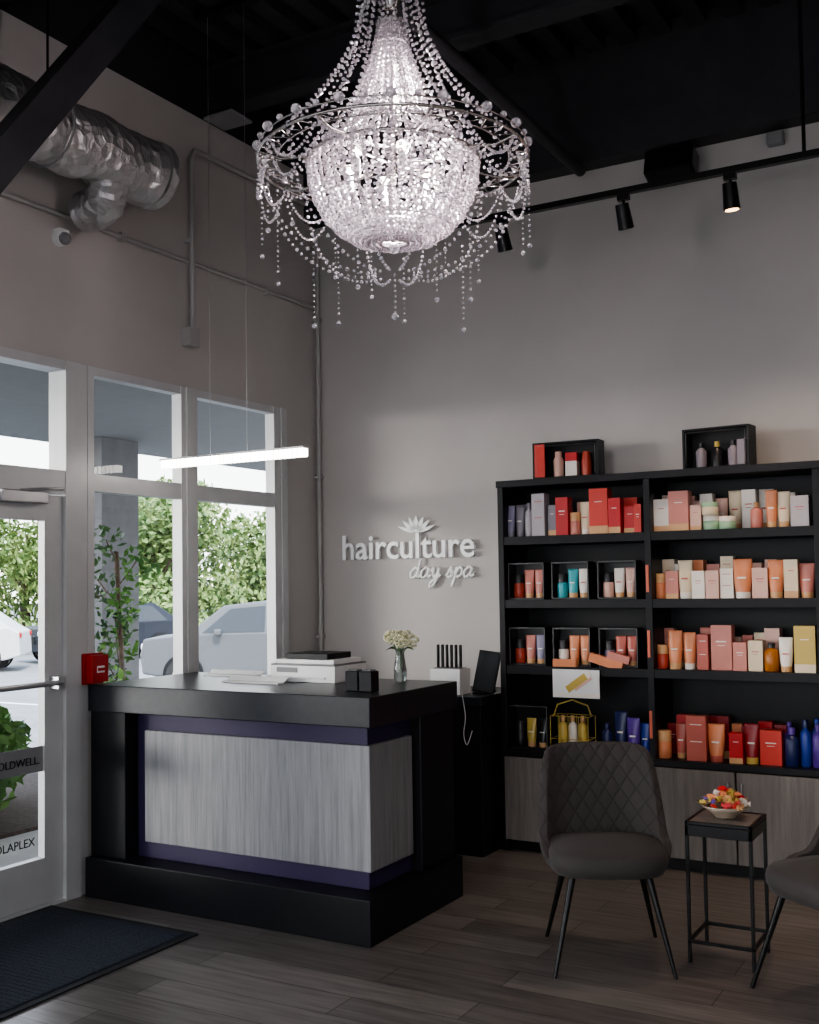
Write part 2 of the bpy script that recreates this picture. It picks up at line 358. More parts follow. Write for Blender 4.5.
# ---------------------------------------------------------------- sign
SG=empty('wall_sign',(0,0,0))
t=text('hairculture',.235,(.21,-.03,1.735),(math.pi/2,0,0),SIGNW,SG,ext=.012,off=.0026,sx=1.0)
bpy.context.view_layer.update()
t.scale=(1.0/max(.1,t.dimensions.x),1,1)
def catmull(P,n=8):
    P=[P[0]]+P+[P[-1]];o=[]
    for i in range(1,len(P)-2):
        p0,p1,p2,p3=[np.array(q,float) for q in P[i-1:i+3]]
        for t in np.linspace(0,1,n,endpoint=False):
            o.append(.5*((2*p1)+(-p0+p2)*t+(2*p0-5*p1+4*p2-p3)*t*t+(-p0+3*p1-3*p2+p3)*t**3))
    o.append(np.array(P[-2],float));return o
G={'d':([(.9,.85),(.5,1),(.1,.6),(.15,.1),(.5,.02),(.85,.5),(1.0,2.0),(.88,.4),(1.0,.05),(1.3,.25)],1.3),
'a':([(.9,.85),(.5,1),(.1,.6),(.15,.1),(.5,.02),(.85,.5),(.92,.95),(.86,.4),(1.0,.05),(1.3,.25)],1.3),
'y':([(0,.6),(.15,1),(.2,.5),(.35,.05),(.7,.3),(.9,.98),(.8,0),(.55,-.8),(.1,-.95),(.15,-.5),(.7,-.1),(1.2,.25)],1.2),
's':([(0,.1),(.35,.6),(.55,1.1),(.55,.75),(.75,.35),(.6,.02),(.2,.05)],1.0),
'p':([(0,.4),(.25,1),(.15,0),(.05,-1.0),(.15,.2),(.5,.98),(.85,.75),(.85,.3),(.5,.0),(.25,.15)],1.1)}
b=MB();cx=0
pos=[]
for ch in 'day spa':
    if ch==' ':cx+=.6;continue
    pts,w=G[ch];pos.append((cx,pts));cx+=w
sc=.47/cx
for x0,pts in pos:
    c=catmull(pts)
    P=[(.74+(x0+p[0]+.25*p[1])*sc,-.03,1.605+p[1]*sc*1.05) for p in c]
    b.tube(P,[.0105-.003*abs(math.sin(k*.35)) for k in range(len(P))],SIGNW,n=8)
b.obj('script_lettering',parent=SG)
b=MB()
def petal(cx,cz,ang,L,w):
    pts=[]
    for k in range(17):
        s=k/16;pts.append((w*math.sin(math.pi*s**.85)*1,s*L))
    pts=pts+[(-x,z) for x,z in pts[-2:0:-1]]
    ca,sa=math.cos(ang),math.sin(ang)
    q=[(cx+x*ca+z*sa,cz-x*sa+z*ca) for x,z in pts]
    b.prism(q,-.035,-.022,SIGNW)
for a,L,w in((0,.115,.020),(.42,.115,.016),(-.42,.115,.016),(.82,.12,.014),(-.82,.12,.014),(1.22,.13,.011),(-1.22,.13,.011)):
    petal(.795+.02*math.sin(a),1.90,a,L,w)
b.obj('lotus_emblem',parent=SG)
# ---------------------------------------------------------------- desk
b=MB()
b.box(.03,1.745,-2.16,-1.32,.935,1.07,BLACKTOP)
b.box(.04,.28,-2.15,-1.5,.2,.935,BLACK)
b.box(.05,1.76,-2.20,-1.32,0,.20,BLACK)
b.box(1.40,1.73,-1.68,-1.34,.2,.935,BLACK)
b.box(.28,1.67,-2.06,-1.5,.2,.935,PURPLE)
b.box(.35,1.695,-2.085,-1.70,.285,.845,DESKWOOD)
b.obj('reception_desk',bevel=.004)
b=MB();b.box(.83,1.23,-1.66,-1.36,1.071,1.155,WHITE);b.box(.83,1.23,-1.66,-1.36,1.155,1.163,GREY);b.box(.85,1.21,-1.64,-1.38,1.163,1.185,WHITE);b.box(.90,1.16,-1.62,-1.40,1.185,1.215,BLACK);b.box(.87,1.0,-1.665,-1.66,1.12,1.145,GREY)
b.box(.90,1.17,-1.67,-1.6,1.09,1.10,PAPER);b.obj('printer',bevel=.008)
for n,(x,y) in enumerate(((1.525,-1.93),(1.60,-1.93))):
    b=MB();b.box(x-.034,x+.034,y-.035,y+.035,1.071,1.165,BLACK);b.box(x-.025,x+.025,y-.025,y+.025,1.165,1.172,GREY);b.obj('candle_jar',bevel=.006)
for n,(x,y) in enumerate(((.42,-1.5),(.80,-1.80))):
    b=MB()
    b.box(x-.18,x+.18,y-.0,y+.05,1.071,1.077,PAPER)
    b.add([(x-.18,y+.05,1.077),(x+.18,y+.05,1.077),(x+.19,y+.08,1.098),(x-.19,y+.08,1.098)],[(0,1,2,3)],WHITE)
    b.obj('document_tray',solid=.003)
V=empty('flower_vase',(1.50,-1.47,1.071))
b=MB();b.lathe((0,0,0),[(.024,0),(.032,.02),(.034,.06),(.024,.12),(.021,.15),(.027,.17)],mat('vase_glass',(.45,.5,.48),.05,trans=.8),n=20);b.obj('vase',parent=V)
b=MB();L=[]
for k in range(11):
    a=k*2.4;r=.065*math.sqrt(k/11);c=(r*math.cos(a)*1.2,r*math.sin(a),.205+.03*random.random()+.012*(1-r/.065));b.tube([(0,0,.05),(c[0]*.3,c[1]*.3,.15),c],.002,LEAFD,n=5)
    for q in range(46):
        v=Vector((random.gauss(0,1),random.gauss(0,1),random.gauss(0,1))).normalized()*.030;L.append(((c[0]+v.x,c[1]+v.y,c[2]+v.z),.0065))
b.balls(L,mat('petals_cream',(.76,.74,.52),.7),1,True)
for k in range(6):
    a=k*1.05;b.poly([(0,0,.16),(.05*math.cos(a)-.01,.05*math.sin(a)+.01,.17),(.085*math.cos(a),.085*math.sin(a),.16),(.05*math.cos(a)+.01,.05*math.sin(a)-.01,.18)],LEAFD)
b.obj('blossoms',parent=V)
b=MB();b.box(.06,1.53,-.62,-.02,.86,.91,BLACKTOP);b.box(.08,1.52,-.60,-.02,.0,.86,BLACK);b.box(.56,.565,-.605,-.6,.1,.84,GREY);b.box(1.04,1.045,-.605,-.6,.1,.84,GREY);b.obj('back_counter',bevel=.004)
b=MB();b.box(1.17,1.37,-.56,-.42,.911,1.06,WHITE);b.box(1.185,1.355,-.545,-.435,1.055,1.065,GREY)
for k in range(6):b.box(1.185+k*.03,1.197+k*.03,-.5,-.48,1.06,1.20,BLKMETAL)
b.obj('tool_organizer',bevel=.003)
b=MB();b.M=Matrix.Translation((1.45,-.42,.915))@Matrix.Rotation(math.radians(-14),4,'X')@Matrix.Rotation(math.radians(6),4,'Y');b.box(-.07,.07,-.008,.008,0,.25,BLKMETAL);b.box(-.062,.062,-.0095,-.008,.01,.24,TINT);b.M=Matrix.Identity(4);b.box(1.40,1.48,-.46,-.3,.911,.92,BLKMETAL);b.obj('tablet_stand',bevel=.003)
b=MB();b.tube(catmull([(1.38,-.5,.93),(1.42,-.63,.93),(1.44,-.635,.8),(1.43,-.64,.70),(1.45,-.64,.64),(1.48,-.63,.72)],6),.0025,WHITE,n=6);b.obj('power_cord')
# ---------------------------------------------------------------- bookcase
bx=[1.565,2.455,3.345,4.235];zs=[.588,1.077,1.462,1.833]
b=MB()
for i,x in enumerate(bx):
    b.box(x-.018,x+.018,-.38,-.02,.0,2.156,BLACK)
b.box(bx[0]-.02,bx[-1]+.02,-.395,-.02,2.125,2.165,BLACK)
b.box(bx[0],bx[-1],-.035,-.02,.06,2.14,BLACK)
for z in zs[1:]:b.box(bx[0],bx[-1],-.375,-.03,z-.05,z,BLACK)
b.box(bx[0]-.018,bx[-1]+.018,-.39,-.03,zs[0]-.035,zs[0],BLACK)
b.box(bx[0]+.01,bx[-1],-.34,-.03,0,.06,BLACK)
for i in range(3):
    for k in range(2):
        x0=bx[i]+.006+k*.445;b.box(x0,x0+.436,-.40,-.378,.07,zs[0]-.04,CABWOOD)
    xm=bx[i]+.447
    for sgn in(-1,1):
        b.cyl((xm+sgn*.035,-.425,.36),(xm+sgn*.035,-.425,.50),.005,STEEL,n=8)
        for z in(.37,.49):b.cyl((xm+sgn*.035,-.40,z),(xm+sgn*.035,-.425,z),.004,STEEL,n=6)
COR=mat('label_coral',(.65,.16,.10),.5)
for z in(.70,1.14,1.50):b.box(2.442,2.458,-.386,-.38,z,z+.15,COR)
b.obj('bookcase',bevel=.002)
C_={'lav':(.24,.22,.33),'gray':(.22,.20,.24),'ltg':(.42,.39,.42),'red':(.50,.015,.02),'coral':(.62,.05,.035),'dred':(.26,.009,.016),
'pink':(.58,.22,.18),'lpink':(.68,.43,.36),'white':(.80,.74,.68),'peach':(.68,.25,.12),'rose':(.50,.12,.09),'gold':(.55,.40,.10),'mint':(.32,.50,.33),
'teal':(.05,.38,.44),'amber':(.36,.12,.01),'navy':(.012,.02,.10),'blue':(.02,.05,.34),'violet':(.10,.04,.30),'brick':(.42,.055,.03),'black':(.015,.015,.018),'cgold':(.62,.36,.18),'cream':(.72,.60,.44)}
PM={k:mat('product_'+k,v,.33,noise=.05) for k,v in C_.items()}
P=MB()
def box_(x,y,z,w,h,c,d=None,rot=0):
    d=d or min(w,.08);P.M=Matrix.Translation((x,y,z))@Matrix.Rotation(rot,4,'Z')
    P.box(-w/2,w/2,-d/2,d/2,0,h,PM[c])
    lc='white' if c not in('white','lpink','ltg','cream') else 'rose'
    k=random.random()
    if k<.5:
        P.box(-w*.25,w*.25,-d/2-.0008,-d/2,h*.62,h*.65,PM[lc]);P.box(-w*.18,w*.18,-d/2-.0008,-d/2,h*.54,h*.555,PM[lc])
    elif k<.8:
        P.box(-w/2,w/2,-d/2-.0008,-d/2,0,h*.18,PM['cgold' if c!='gold' else 'cream']);P.box(-w*.2,w*.2,-d/2-.0008,-d/2,h*.7,h*.72,PM[lc])
    else:
        P.box(-w*.3,w*.3,-d/2-.0008,-d/2,h*.42,h*.44,PM[lc]);P.box(-w*.3,w*.3,-d/2-.0008,-d/2,h*.80,h*.82,PM[lc])
    P.M=Matrix.Identity(4)
def tube_(x,y,z,w,h,c,cap='cgold'):
    n=14;r=w/2
    P.lathe((x,y,z),[(r*.78,0),(r*.82,h*.16)],PM[cap],n=n)
    vs=[];prof=[(0,.16,.8,.8),(0,.3,.9,.75),(0,.6,1,.55),(0,.95,1.02,.1),(0,1,1.02,.06)]
    for _,t,a,bb in prof:
        for i in range(n):
            an=2*math.pi*i/n;vs.append((x+r*a*math.cos(an),y+r*bb*math.sin(an),z+h*t))
    P.add(vs,[(j*n+i,j*n+(i+1)%n,(j+1)*n+(i+1)%n,(j+1)*n+i) for j in range(4) for i in range(n)]+[[4*n+i for i in range(n)]],PM[c],True)
    P.box(x-r*.45,x+r*.45,y-r*.68-.0005,y-r*.6,z+h*.5,z+h*.54,PM['white' if c not in('white','cream') else 'rose'])
def bottle_(x,y,z,w,h,c,cap='black'):
    r=w/2;P.lathe((x,y,z),[(r*.9,0),(r,.006),(r,h*.68),(r*.8,h*.75),(r*.4,h*.8),(r*.35,h*.82)],PM[c],n=16)
    P.lathe((x,y,z),[(r*.5,h*.82),(r*.5,h*.97),(r*.42,h)],PM[cap],n=12)
def jar_(x,y,z,w,h,c,cap='cgold'):
    r=w/2;P.lathe((x,y,z),[(r*.92,0),(r,.006),(r,h*.58),(r*.9,h*.62)],PM[c],n=18);P.lathe((x,y,z),[(r,h*.62),(r,h*.97),(r*.93,h)],PM[cap],n=18)
FN={'b':box_,'t':tube_,'o':bottle_,'j':jar_}
def row(x0,z,items,y=-.29):
    for it in items:
        k,cx,w,h,c=it[:5];FN[k](x0+cx/100,y+random.uniform(-.02,.02),z,w/100,h/100,c,*it[5:])
X0,X1=1.545,2.455
row(X0,1.833,[('t',5,5.5,19,'lav','gray'),('t',11,5.5,18,'gray','gray'),('o',17,4.5,20,'ltg','gray'),('b',24,8,25,'ltg'),('b',32,5,18,'gray'),('b',39,7.5,22,'red'),('j',46,6,13,'pink'),('t',52,6.5,19,'cream','white'),('b',61,11,26,'coral'),('b',71,7,20,'red'),('b',79,7,15,'red'),('b',84,4,16,'coral')])
row(X0,1.833,[('b',8,8,20,'gray'),('b',47,10,20,'lpink'),('b',72,14,21,'coral')],y=-.14)
row(X1,1.833,[('b',6,8.5,18,'white'),('b',16,11,22,'pink'),('b',25,6,14,'lpink'),('j',33,9,8,'mint','white'),('j',42,9,7,'mint','white'),('o',57,6.5,14,'pink','cgold'),('t',65,6,20,'peach'),('t',71,7,19,'cream','cgold'),('b',80,9,16,'ltg')])
row(X1,1.913,[('j',33,9,7,'cream','mint')])
row(X1,1.833,[('b',12,18,20,'lpink'),('b',68,14,19,'white')],y=-.14)
row(X1,1.462,[('j',4,6.5,14,'peach'),('b',11,7,15,'pink'),('t',18.5,8,21,'cream','white'),('b',26,7,15,'white'),('b',33.5,7,15,'lpink'),('b',41,7,16,'white'),('t',49.5,10,21,'peach','white'),('b',58.5,8,16,'lpink'),('t',66.5,8,20,'peach'),('b',74,7,20,'cream'),('t',81.5,8,18,'pink')])
row(X1,1.077,[('j',4.5,6.5,13,'brick'),('t',12,8,21,'peach'),('t',19.5,7,20,'peach','white'),('b',27,6,19,'rose'),('b',37,11,24,'pink'),('b',47,7,15,'pink'),('b',55,7.5,16,'cream'),('o',63,7.5,15,'amber'),('t',70.5,7,18,'white'),('b',80.5,10.5,24,'gold')])
row(X1,.588,[('j',4.5,7.5,15,'peach'),('t',13,6,19,'rose'),('b',23,10.5,24,'rose'),('t',33,9,20,'peach','rose'),('b',44,7,16,'red'),('t',51.5,8,21,'dred','gold'),('b',61.5,11,18,'coral'),('o',72,7,20,'navy','violet'),('o',78.5,6,24,'blue','navy'),('o',84.5,6,22,'violet','violet')])
# second rank of stock behind the front rank
for xb,z,pal in((X1,1.833,['lpink','pink','white','cream']),(X1,1.462,['lpink','pink','peach','white','cream']),(X1,1.077,['peach','pink','lpink','cream','rose']),(X1,.588,['rose','coral','dred','red','peach'])):
    x=5
    while x<64:
        w_=random.uniform(5.5,8);row(xb,z,[(random.choice('bbt'),x,w_,random.uniform(17,23),random.choice(pal))],y=-.19 if False else -.15);x+=w_+.8
row(X1,.588,[('o',68,6,21,'violet','violet'),('o',76,6,21,'navy','navy'),('o',82,6,23,'blue','blue')],y=-.15)
for z in zs:
    x=8
    while x<84:
        k=random.choice('bbto');c=random.choice(['pink','lpink','peach','white','rose','gold','navy','blue','violet']);row(3.345,z,[(k,x,7,random.uniform(14,22),c)]);x+=9
def giftset(xc,z,w,h,cols,cap='cgold'):
    y0,y1=-.33,-.22
    x0=xc-w/2;x1=xc+w/2
    P.box(x0,x1,y1-.005,y1,z,z+h,PM['black']);P.box(x0,x1,y0,y1,z,z+.01,PM['black']);P.box(x0,x1,y0,y1,z+h-.008,z+h,PM['black'])
    P.box(x0,x0+.006,y0,y1,z,z+h,PM['black']);P.box(x1-.006,x1,y0,y1,z,z+h,PM['black'])
    for e in((x0,x0+.002),(x1-.002,x1)):P.box(*e,y0-.001,y0,z,z+h,GREY)
    P.box(x0,x1,y0-.001,y0,z+h-.002,z+h,GREY)
    n=len(cols)
    for i,c in enumerate(cols):
        tx=x0+.012+(w-.024)*(i+.5)/n
        (tube_ if i else jar_)(tx,-.275,z+.01,.062,(.165 if i else .14),c,cap if i else 'black')
giftset(X0+.155,1.462,.225,.215,['brick','pink','pink'])
giftset(X0+.43,1.462,.225,.215,['teal','teal','white'])
giftset(X0+.71,1.462,.225,.215,['lpink','white','lpink'])
giftset(X0+.155,1.077,.225,.22,['brick','pink','lav'])
giftset(X0+.43,1.077,.225,.22,['white','peach','peach'])
giftset(X0+.71,1.077,.225,.22,['lav','rose','rose'])
P.M=Matrix.Translation((X0+.64,-.35,1.085))@Matrix.Rotation(math.radians(16),4,'Y');P.box(-.10,.10,-.02,.02,.0,.05,PM['peach']);P.box(.0,.13,-.02,.02,.05,.09,PM['pink']);P.M=Matrix.Identity(4)
P.box(X0+.33,X0+.47,-.37,-.335,1.077,1.12,PM['peach'])
giftset(X0+.15,.588,.24,.25,['black','gold','black'])
xg=X0+.41
for i,dx in enumerate((-.06,0,.06)):bottle_(xg+dx,-.28,.60,.055,.19,('gold','white','gold')[i],'cgold')
row(X0,.588,[('o',62,6,17,'navy','navy'),('t',70,7.5,24,'navy','blue'),('t',78,7.5,21,'violet','violet'),('t',84,6,18,'blue','blue')])
P.obj('hair_product_assortment')
b=MB();w=.115
for z in(.592,.66,.79):b.tube([(xg-w,-.34,z),(xg+w,-.34,z),(xg+w,-.22,z),(xg-w,-.22,z)],.003,PM['gold'],closed=True,n=6)
for sx in(-w,-w/2,0,w/2,w):
    for y in(-.34,-.22):b.cyl((xg+sx,y,.59),(xg+sx,y,.79),.0025,PM['gold'],n=6)
b.tube([(xg-w,-.28,.79),(xg-w*.8,-.28,.85),(xg,-.28,.88),(xg+w*.8,-.28,.85),(xg+w,-.28,.79)],.005,PM['gold'],n=6);b.obj('gift_basket')
b=MB();b.box(1.885,2.165,-.40,-.395,.905,1.065,PAPER)
b.M=Matrix.Translation((2.03,-.402,.99))@Matrix.Rotation(math.radians(-35),4,'Y');b.box(-.07,.07,-.001,.001,-.02,.02,PM['gold']);b.box(-.03,.09,-.002,-.001,-.035,-.02,PM['lpink']);b.box(.07,.10,-.0015,.001,-.015,.015,PM['white']);b.M=Matrix.Identity(4)
b.box(1.89,2.16,-.402,-.40,.908,.93,PM['white']);b.obj('promo_card')
def topbox(name,xc,w,h,rot,acc):
    b=MB()
    b.box(-w/2,w/2,.055,.06,0,h,BLACK);b.box(-w/2,w/2,-.06,.06,0,.012,BLACK);b.box(-w/2,w/2,-.06,.06,h-.01,h,BLACK)
    b.box(-w/2,-w/2+.012,-.06,.06,0,h,BLACK);b.box(w/2-.012,w/2,-.06,.06,0,h,BLACK)
    if acc:
        b.box(-w/2+.012,-w/2+.075,-.061,-.05,.012,h-.01,PM['coral'])
        b.lathe((-.06,0,.012),[(.028,0),(.03,.1),(.02,.12),(.02,.15)],PM['lpink']);b.box(-.01,.06,-.03,.03,.012,.1,PM['white']);b.box(-.01,.06,-.03,.03,.1,.15,PM['red']);b.lathe((.11,0,.012),[(.028,0),(.03,.08),(.02,.14)],PM['brick'])
    else:
        for k,(c,c2) in enumerate((('gray','black'),('black','gold'),('gray','black'))):
            b.lathe((-.10+k*.09,0,.012),[(.028,0),(.03,.09),(.014,.11)],PM[c]);b.lathe((-.10+k*.09,0,.012),[(.014,.11),(.014,.14)],PM[c2])
        b.box(.11,.15,-.03,.03,.012,.15,PM['gray'])
    b.box(-w/2+.02,-w/2+.022,-.062,-.06,.02,h-.02,GREY);b.box(w/2-.022,w/2-.02,-.062,-.06,.02,h-.02,GREY);b.box(-w/2+.02,w/2-.02,-.062,-.06,h-.022,h-.02,GREY)
    b.obj(name,loc=(xc,-.26,2.166),rot=rot,bevel=.002)
topbox('gift_box',1.955,.40,.215,math.radians(3),1)
topbox('gift_box',2.83,.37,.225,math.radians(-6),0)
# ---------------------------------------------------------------- chairs
def chair(loc,face):
    ang=math.atan2(face[1],face[0])+math.pi/2
    E=empty('accent_chair',(loc[0],loc[1],0),ang)
    b=MB()
    NU,NV=44,12;vs=[]
    for i in range(NU+1):
        u=-1+2*i/NU;a=u*math.radians(128);aa=abs(a)
        s=math.sin(a);c=math.cos(a)
        bx_=.235*math.copysign(abs(s)**.62,s);by_=.03+.20*math.copysign(abs(c)**.75,c)
        t=(math.radians(88)-aa)/math.radians(42);t=max(0,min(1,t));t=t*t*(3-2*t)
        H=.08+.365*t-.055*max(0,(aa-math.radians(95))/math.radians(33))
        H-=.018*(min(1,aa/math.radians(46)))**3*t
        for j in range(NV+1):
            v=j/NV;z=.40+v*H
            fl=1+.08*math.sin(v*math.pi*.5)*(1-t)
            yy=by_+ (.20*(v*H)+.01*v)*t
            xx=bx_*fl*(1+.12*t*v-.03*t*math.sin(v*math.pi))
            vs.append((xx,yy,z))
    fs=[(i*(NV+1)+j,(i+1)*(NV+1)+j,(i+1)*(NV+1)+j+1,i*(NV+1)+j+1) for i in range(NU) for j in range(NV)]
    b.add(vs,fs,QUILT,True);b.obj('backrest',solid=.04,subsurf=1,parent=E)
    b=MB();n=40;prof=[(.80,-.055),(.93,-.05),(.99,-.02),(1,.0),(.985,.025),(.93,.04),(.6,.05),(.001,.052)];vs=[]
    for r,z in prof:
        for i in range(n):
            t=2*math.pi*i/n;c,s=math.cos(t),math.sin(t)
            vs.append((.245*r*math.copysign(abs(c)**.62,c),-.02+.235*r*math.copysign(abs(s)**.62,s),.43+z))
    b.add(vs,[(j*n+i,j*n+(i+1)%n,(j+1)*n+(i+1)%n,(j+1)*n+i) for j in range(len(prof)-1) for i in range(n)]+[list(range(n))[::-1]],FAB,True)
    b.obj('seat',parent=E)
    b=MB()
    for sx in(-1,1):
        for sy in(-1,1):b.cyl((sx*.15,sy*.15-.01,.385),(sx*.237,sy*.255,0),.015,BLKMETAL,r1=.008,n=12)
    b.box(-.17,.17,-.17,.15,.37,.385,BLKMETAL);b.obj('legs',parent=E)
chair((2.695,-1.83),(.44,-.9))
chair((3.643,-1.85),(-.6,-.8))
b=MB();x0,x1,y0,y1=3.01,3.28,-1.75,-1.47;w=.014
for x in(x0,x1-w):
    for y in(y0,y1-w):b.box(x,x+w,y,y+w,0,.575,BLKMETAL)
for z in(.08,.561):
    b.box(x0,x1,y0,y0+w,z,z+w,BLKMETAL);b.box(x0,x1,y1-w,y1,z,z+w,BLKMETAL);b.box(x0,x0+w,y0,y1,z,z+w,BLKMETAL);b.box(x1-w,x1,y0,y1,z,z+w,BLKMETAL)
b.box(x0+.005,x1-.005,y0+.005,y1-.005,.52,.532,CABWOOD);b.box(x0,x1,y0,y0+.006,.515,.56,BLKMETAL);b.box(x0,x0+.006,y0,y1,.515,.56,BLKMETAL);b.box(x1-.006,x1,y0,y1,.515,.56,BLKMETAL)
b.box(x0+.006,x1-.006,y0+.006,y1-.006,.562,.572,CABWOOD)
b.obj('side_table',bevel=.002)
E=empty('candy_bowl',(3.14,-1.60,.576))
b=MB();b.lathe((0,0,0),[(.045,0),(.05,.008),(.08,.03),(.10,.05),(.096,.05),(.075,.03),(.04,.012)],mat('bowl_glass',(.6,.5,.4),.1,trans=.5),n=24);b.obj('bowl',parent=E)
b=MB()
for k in range(75):
    a=random.random()*6.28;r=.09*math.sqrt(random.random());z=.035+.07*(1-r/.1)+random.random()*.02
    b.M=Matrix.Translation((r*math.cos(a),r*math.sin(a),z))@Matrix.Rotation(random.random()*6,4,'Z')@Matrix.Rotation(random.random()*2,4,'X')
    m=PM[random.choice(['gold','coral','white','peach','red','cgold','gold','violet'])]
    b.box(-.013,.013,-.009,.009,-.007,.007,m);b.poly([(.012,0,0),(.026,.01,0),(.026,-.01,0)],m);b.poly([(-.012,0,0),(-.026,-.01,0),(-.026,.01,0)],m)
b.obj('candies',parent=E)
b=MB();b.box(.03,.97,-4.1,-2.40,0,.008,MATB);b.box(.07,.93,-4.06,-2.44,.008,.012,MAT_)
y=-4.04
while y<-2.46:
    b.box(.075,.925,y,y+.012,.012,.015,MAT_);y+=.03
b.obj('doormat')
# ---------------------------------------------------------------- chandelier
E=empty('crystal_chandelier',(2.28,-2.80,0))
R0=.50;ZR=3.13
beads=[];big=[];med=[]
def rz(fr,fz,na,sp,r,L,off=0,jit=0):
    T=np.linspace(0,1,200);rr=np.array([fr(t) for t in T]);zz=np.array([fz(t) for t in T])
    d=np.concatenate([[0],np.cumsum(np.hypot(np.diff(rr),np.diff(zz)))]);k=int(d[-1]/sp)
    for a in range(na):
        an=2*math.pi*(a+off)/na
        for q in range(k+1):
            s=q/k*d[-1];R=np.interp(s,d,rr);Z=np.interp(s,d,zz);L.append(((R*math.cos(an),R*math.sin(an),Z),r*(1+.3*((q%3)==0))))
rz(lambda t:.09+.39*t**1.9,lambda t:3.86-(3.86-ZR-.02)*t**.95,20,.026,.0062,beads)
rz(lambda t:.12+.20*t**2.2,lambda t:3.86-(3.86-3.16)*t**.95,14,.028,.0062,beads,off=.5)
rz(lambda t:.045+.115*t**1.3,lambda t:3.66-.40*t,30,.0195,.0088,med)
rz(lambda t:.16+.15*t,lambda t:3.26-.13*t,38,.021,.0088,med)
rz(lambda t:.05+.24*t**1.5,lambda t:3.66-.52*t,18,.026,.0075,med)
rz(lambda t:.315*math.cos(t*1.42)**.95,lambda t:3.12-.29*math.sin(t*math.pi/2),46,.0215,.0098,med)
rz(lambda t:.25*math.cos(t*1.42)**.95,lambda t:3.12-.22*math.sin(t*math.pi/2),30,.028,.0095,med)
rz(lambda t:R0*math.cos(t*1.45)**.9+.0,lambda t:ZR-.42*math.sin(t*math.pi/2)**1.1,12,.026,.0060,beads,off=.5)
for a in range(12):
    a0=2*math.pi*a/12;a1=2*math.pi*(a+1)/12
    for dp,rr_ in((.16,R0),(.09,R0-.01)):
        for q in range(23):
            t=q/22;an=a0+(a1-a0)*t;sag=dp*4*t*(1-t);beads.append(((rr_*math.cos(an),rr_*math.sin(an),ZR-.01-sag),.006))
    for q in range(10):
        t=q/9;beads.append((((R0-(R0-.32)*t)*math.cos(a0),(R0-(R0-.32)*t)*math.sin(a0),ZR-.05*4*t*(1-t)),.007))
for a in range(36):
    an=2*math.pi*a/36;big.append(((R0*math.cos(an),R0*math.sin(an),ZR+.04),.012 if a%2 else .019))
for a in range(30):
    an=2*math.pi*a/30;big.append(((.32*math.cos(an),.32*math.sin(an),3.14),.013))
for a in range(14):
    an=2*math.pi*a/14;big.append(((.16*math.cos(an),.16*math.sin(an),3.27),.013))
for a in range(12):
    an=2*math.pi*a/12;big.append(((.115*math.cos(an),.115*math.sin(an),3.93),.013));big.append(((.09*math.cos(an),.09*math.sin(an),3.83),.011))
rnd=random.Random(3)
for a in range(20):
    an=2*math.pi*(a+.3)/20;R=R0 if a%3 else .3;z=ZR-.02 if a%3 else 2.86;L=rnd.uniform(.24,.36)
    k=int(L/.02)
    for q in range(k):beads.append(((R*math.cos(an),R*math.sin(an),z-q*.02),.0035 if q%4 else .006))
    big.append(((R*math.cos(an),R*math.sin(an),z-L-.01),.009))
for q in range(8):beads.append(((0,0,2.71-q*.02),.006))
big.append(((0,0,2.555),.014));big.append(((0,0,2.81),.022))
b=MB();b.balls(beads,CRYS);b.balls(med,CRYS);b.balls(big,CRYS,2);b.obj('crystal_beads',parent=E)
b=MB()
def ring(R,z,r,n=64):b.tube([(R*math.cos(t),R*math.sin(t),z) for t in np.linspace(0,2*math.pi,n,endpoint=False)],r,SILVER,n=8,closed=True)
ring(R0,ZR,.006);ring(R0,ZR+.03,.003);ring(R0-.07,ZR,.003);ring(.32,3.125,.006);ring(.16,3.26,.006);ring(.09,3.86,.008);ring(.11,3.92,.006);ring(.05,3.66,.006);ring(.27,2.98,.003);ring(.19,2.89,.003)
for a in range(36):
    a0=2*math.pi*a/36;a1=2*math.pi*(a+.5)/36;a2=2*math.pi*(a+1)/36
    b.tube([(R0*math.cos(a0),R0*math.sin(a0),ZR),((R0-.07)*math.cos(a1),(R0-.07)*math.sin(a1),ZR),(R0*math.cos(a2),R0*math.sin(a2),ZR)],.0025,SILVER,n=5)
for a in range(8):
    t=2*math.pi*a/8
    b.tube([(q*math.cos(t),q*math.sin(t),z) for q,z in((R0,ZR),(.42,ZR-.02),(.32,3.125),(.2,3.10),(.05,3.12))],.006,SILVER,n=6)
    b.tube([(q*math.cos(t),q*math.sin(t),z) for q,z in((.09,3.86),(.05,3.80),(.02,3.72))],.005,SILVER,n=6)
    b.tube([(q*math.cos(t),q*math.sin(t),z) for q,z in((.09,3.86),(.12,3.9),(.13,3.96),(.11,4.0),(.06,4.02))],.006,SILVER,n=6)
b.cyl((0,0,3.05),(0,0,4.68),.011,SILVER);b.lathe((0,0,4.60),[(.02,0),(.06,.03),(.08,.11)],SILVER);b.lathe((0,0,3.72),[(.012,0),(.04,.05),(.03,.10),(.05,.15),(.012,.2)],SILVER);b.obj('frame',parent=E)
b=MB()
for a in range(6):
    t=2*math.pi*a/6+.2;b.cyl((.17*math.cos(t),.17*math.sin(t),3.03),(.17*math.cos(t),.17*math.sin(t),3.10),.012,WHITE,n=10);b.balls([((.17*math.cos(t),.17*math.sin(t),3.13),.018)],BULB,2,True)
b.balls([((0,0.02,3.36),.022),((0,0.02,3.5),.018)],BULB,2,True)
b.obj('bulbs',parent=E)
for z,e in((3.02,48),(3.42,17)):
    l=bpy.data.lights.new('bulb_light','POINT');l.energy=e;l.color=(1,.88,.90);l.shadow_soft_size=.05
    lo=bpy.data.objects.new('bulb_light',l);bpy.context.collection.objects.link(lo);lo.location=(.03,0.03,z);lo.parent=E
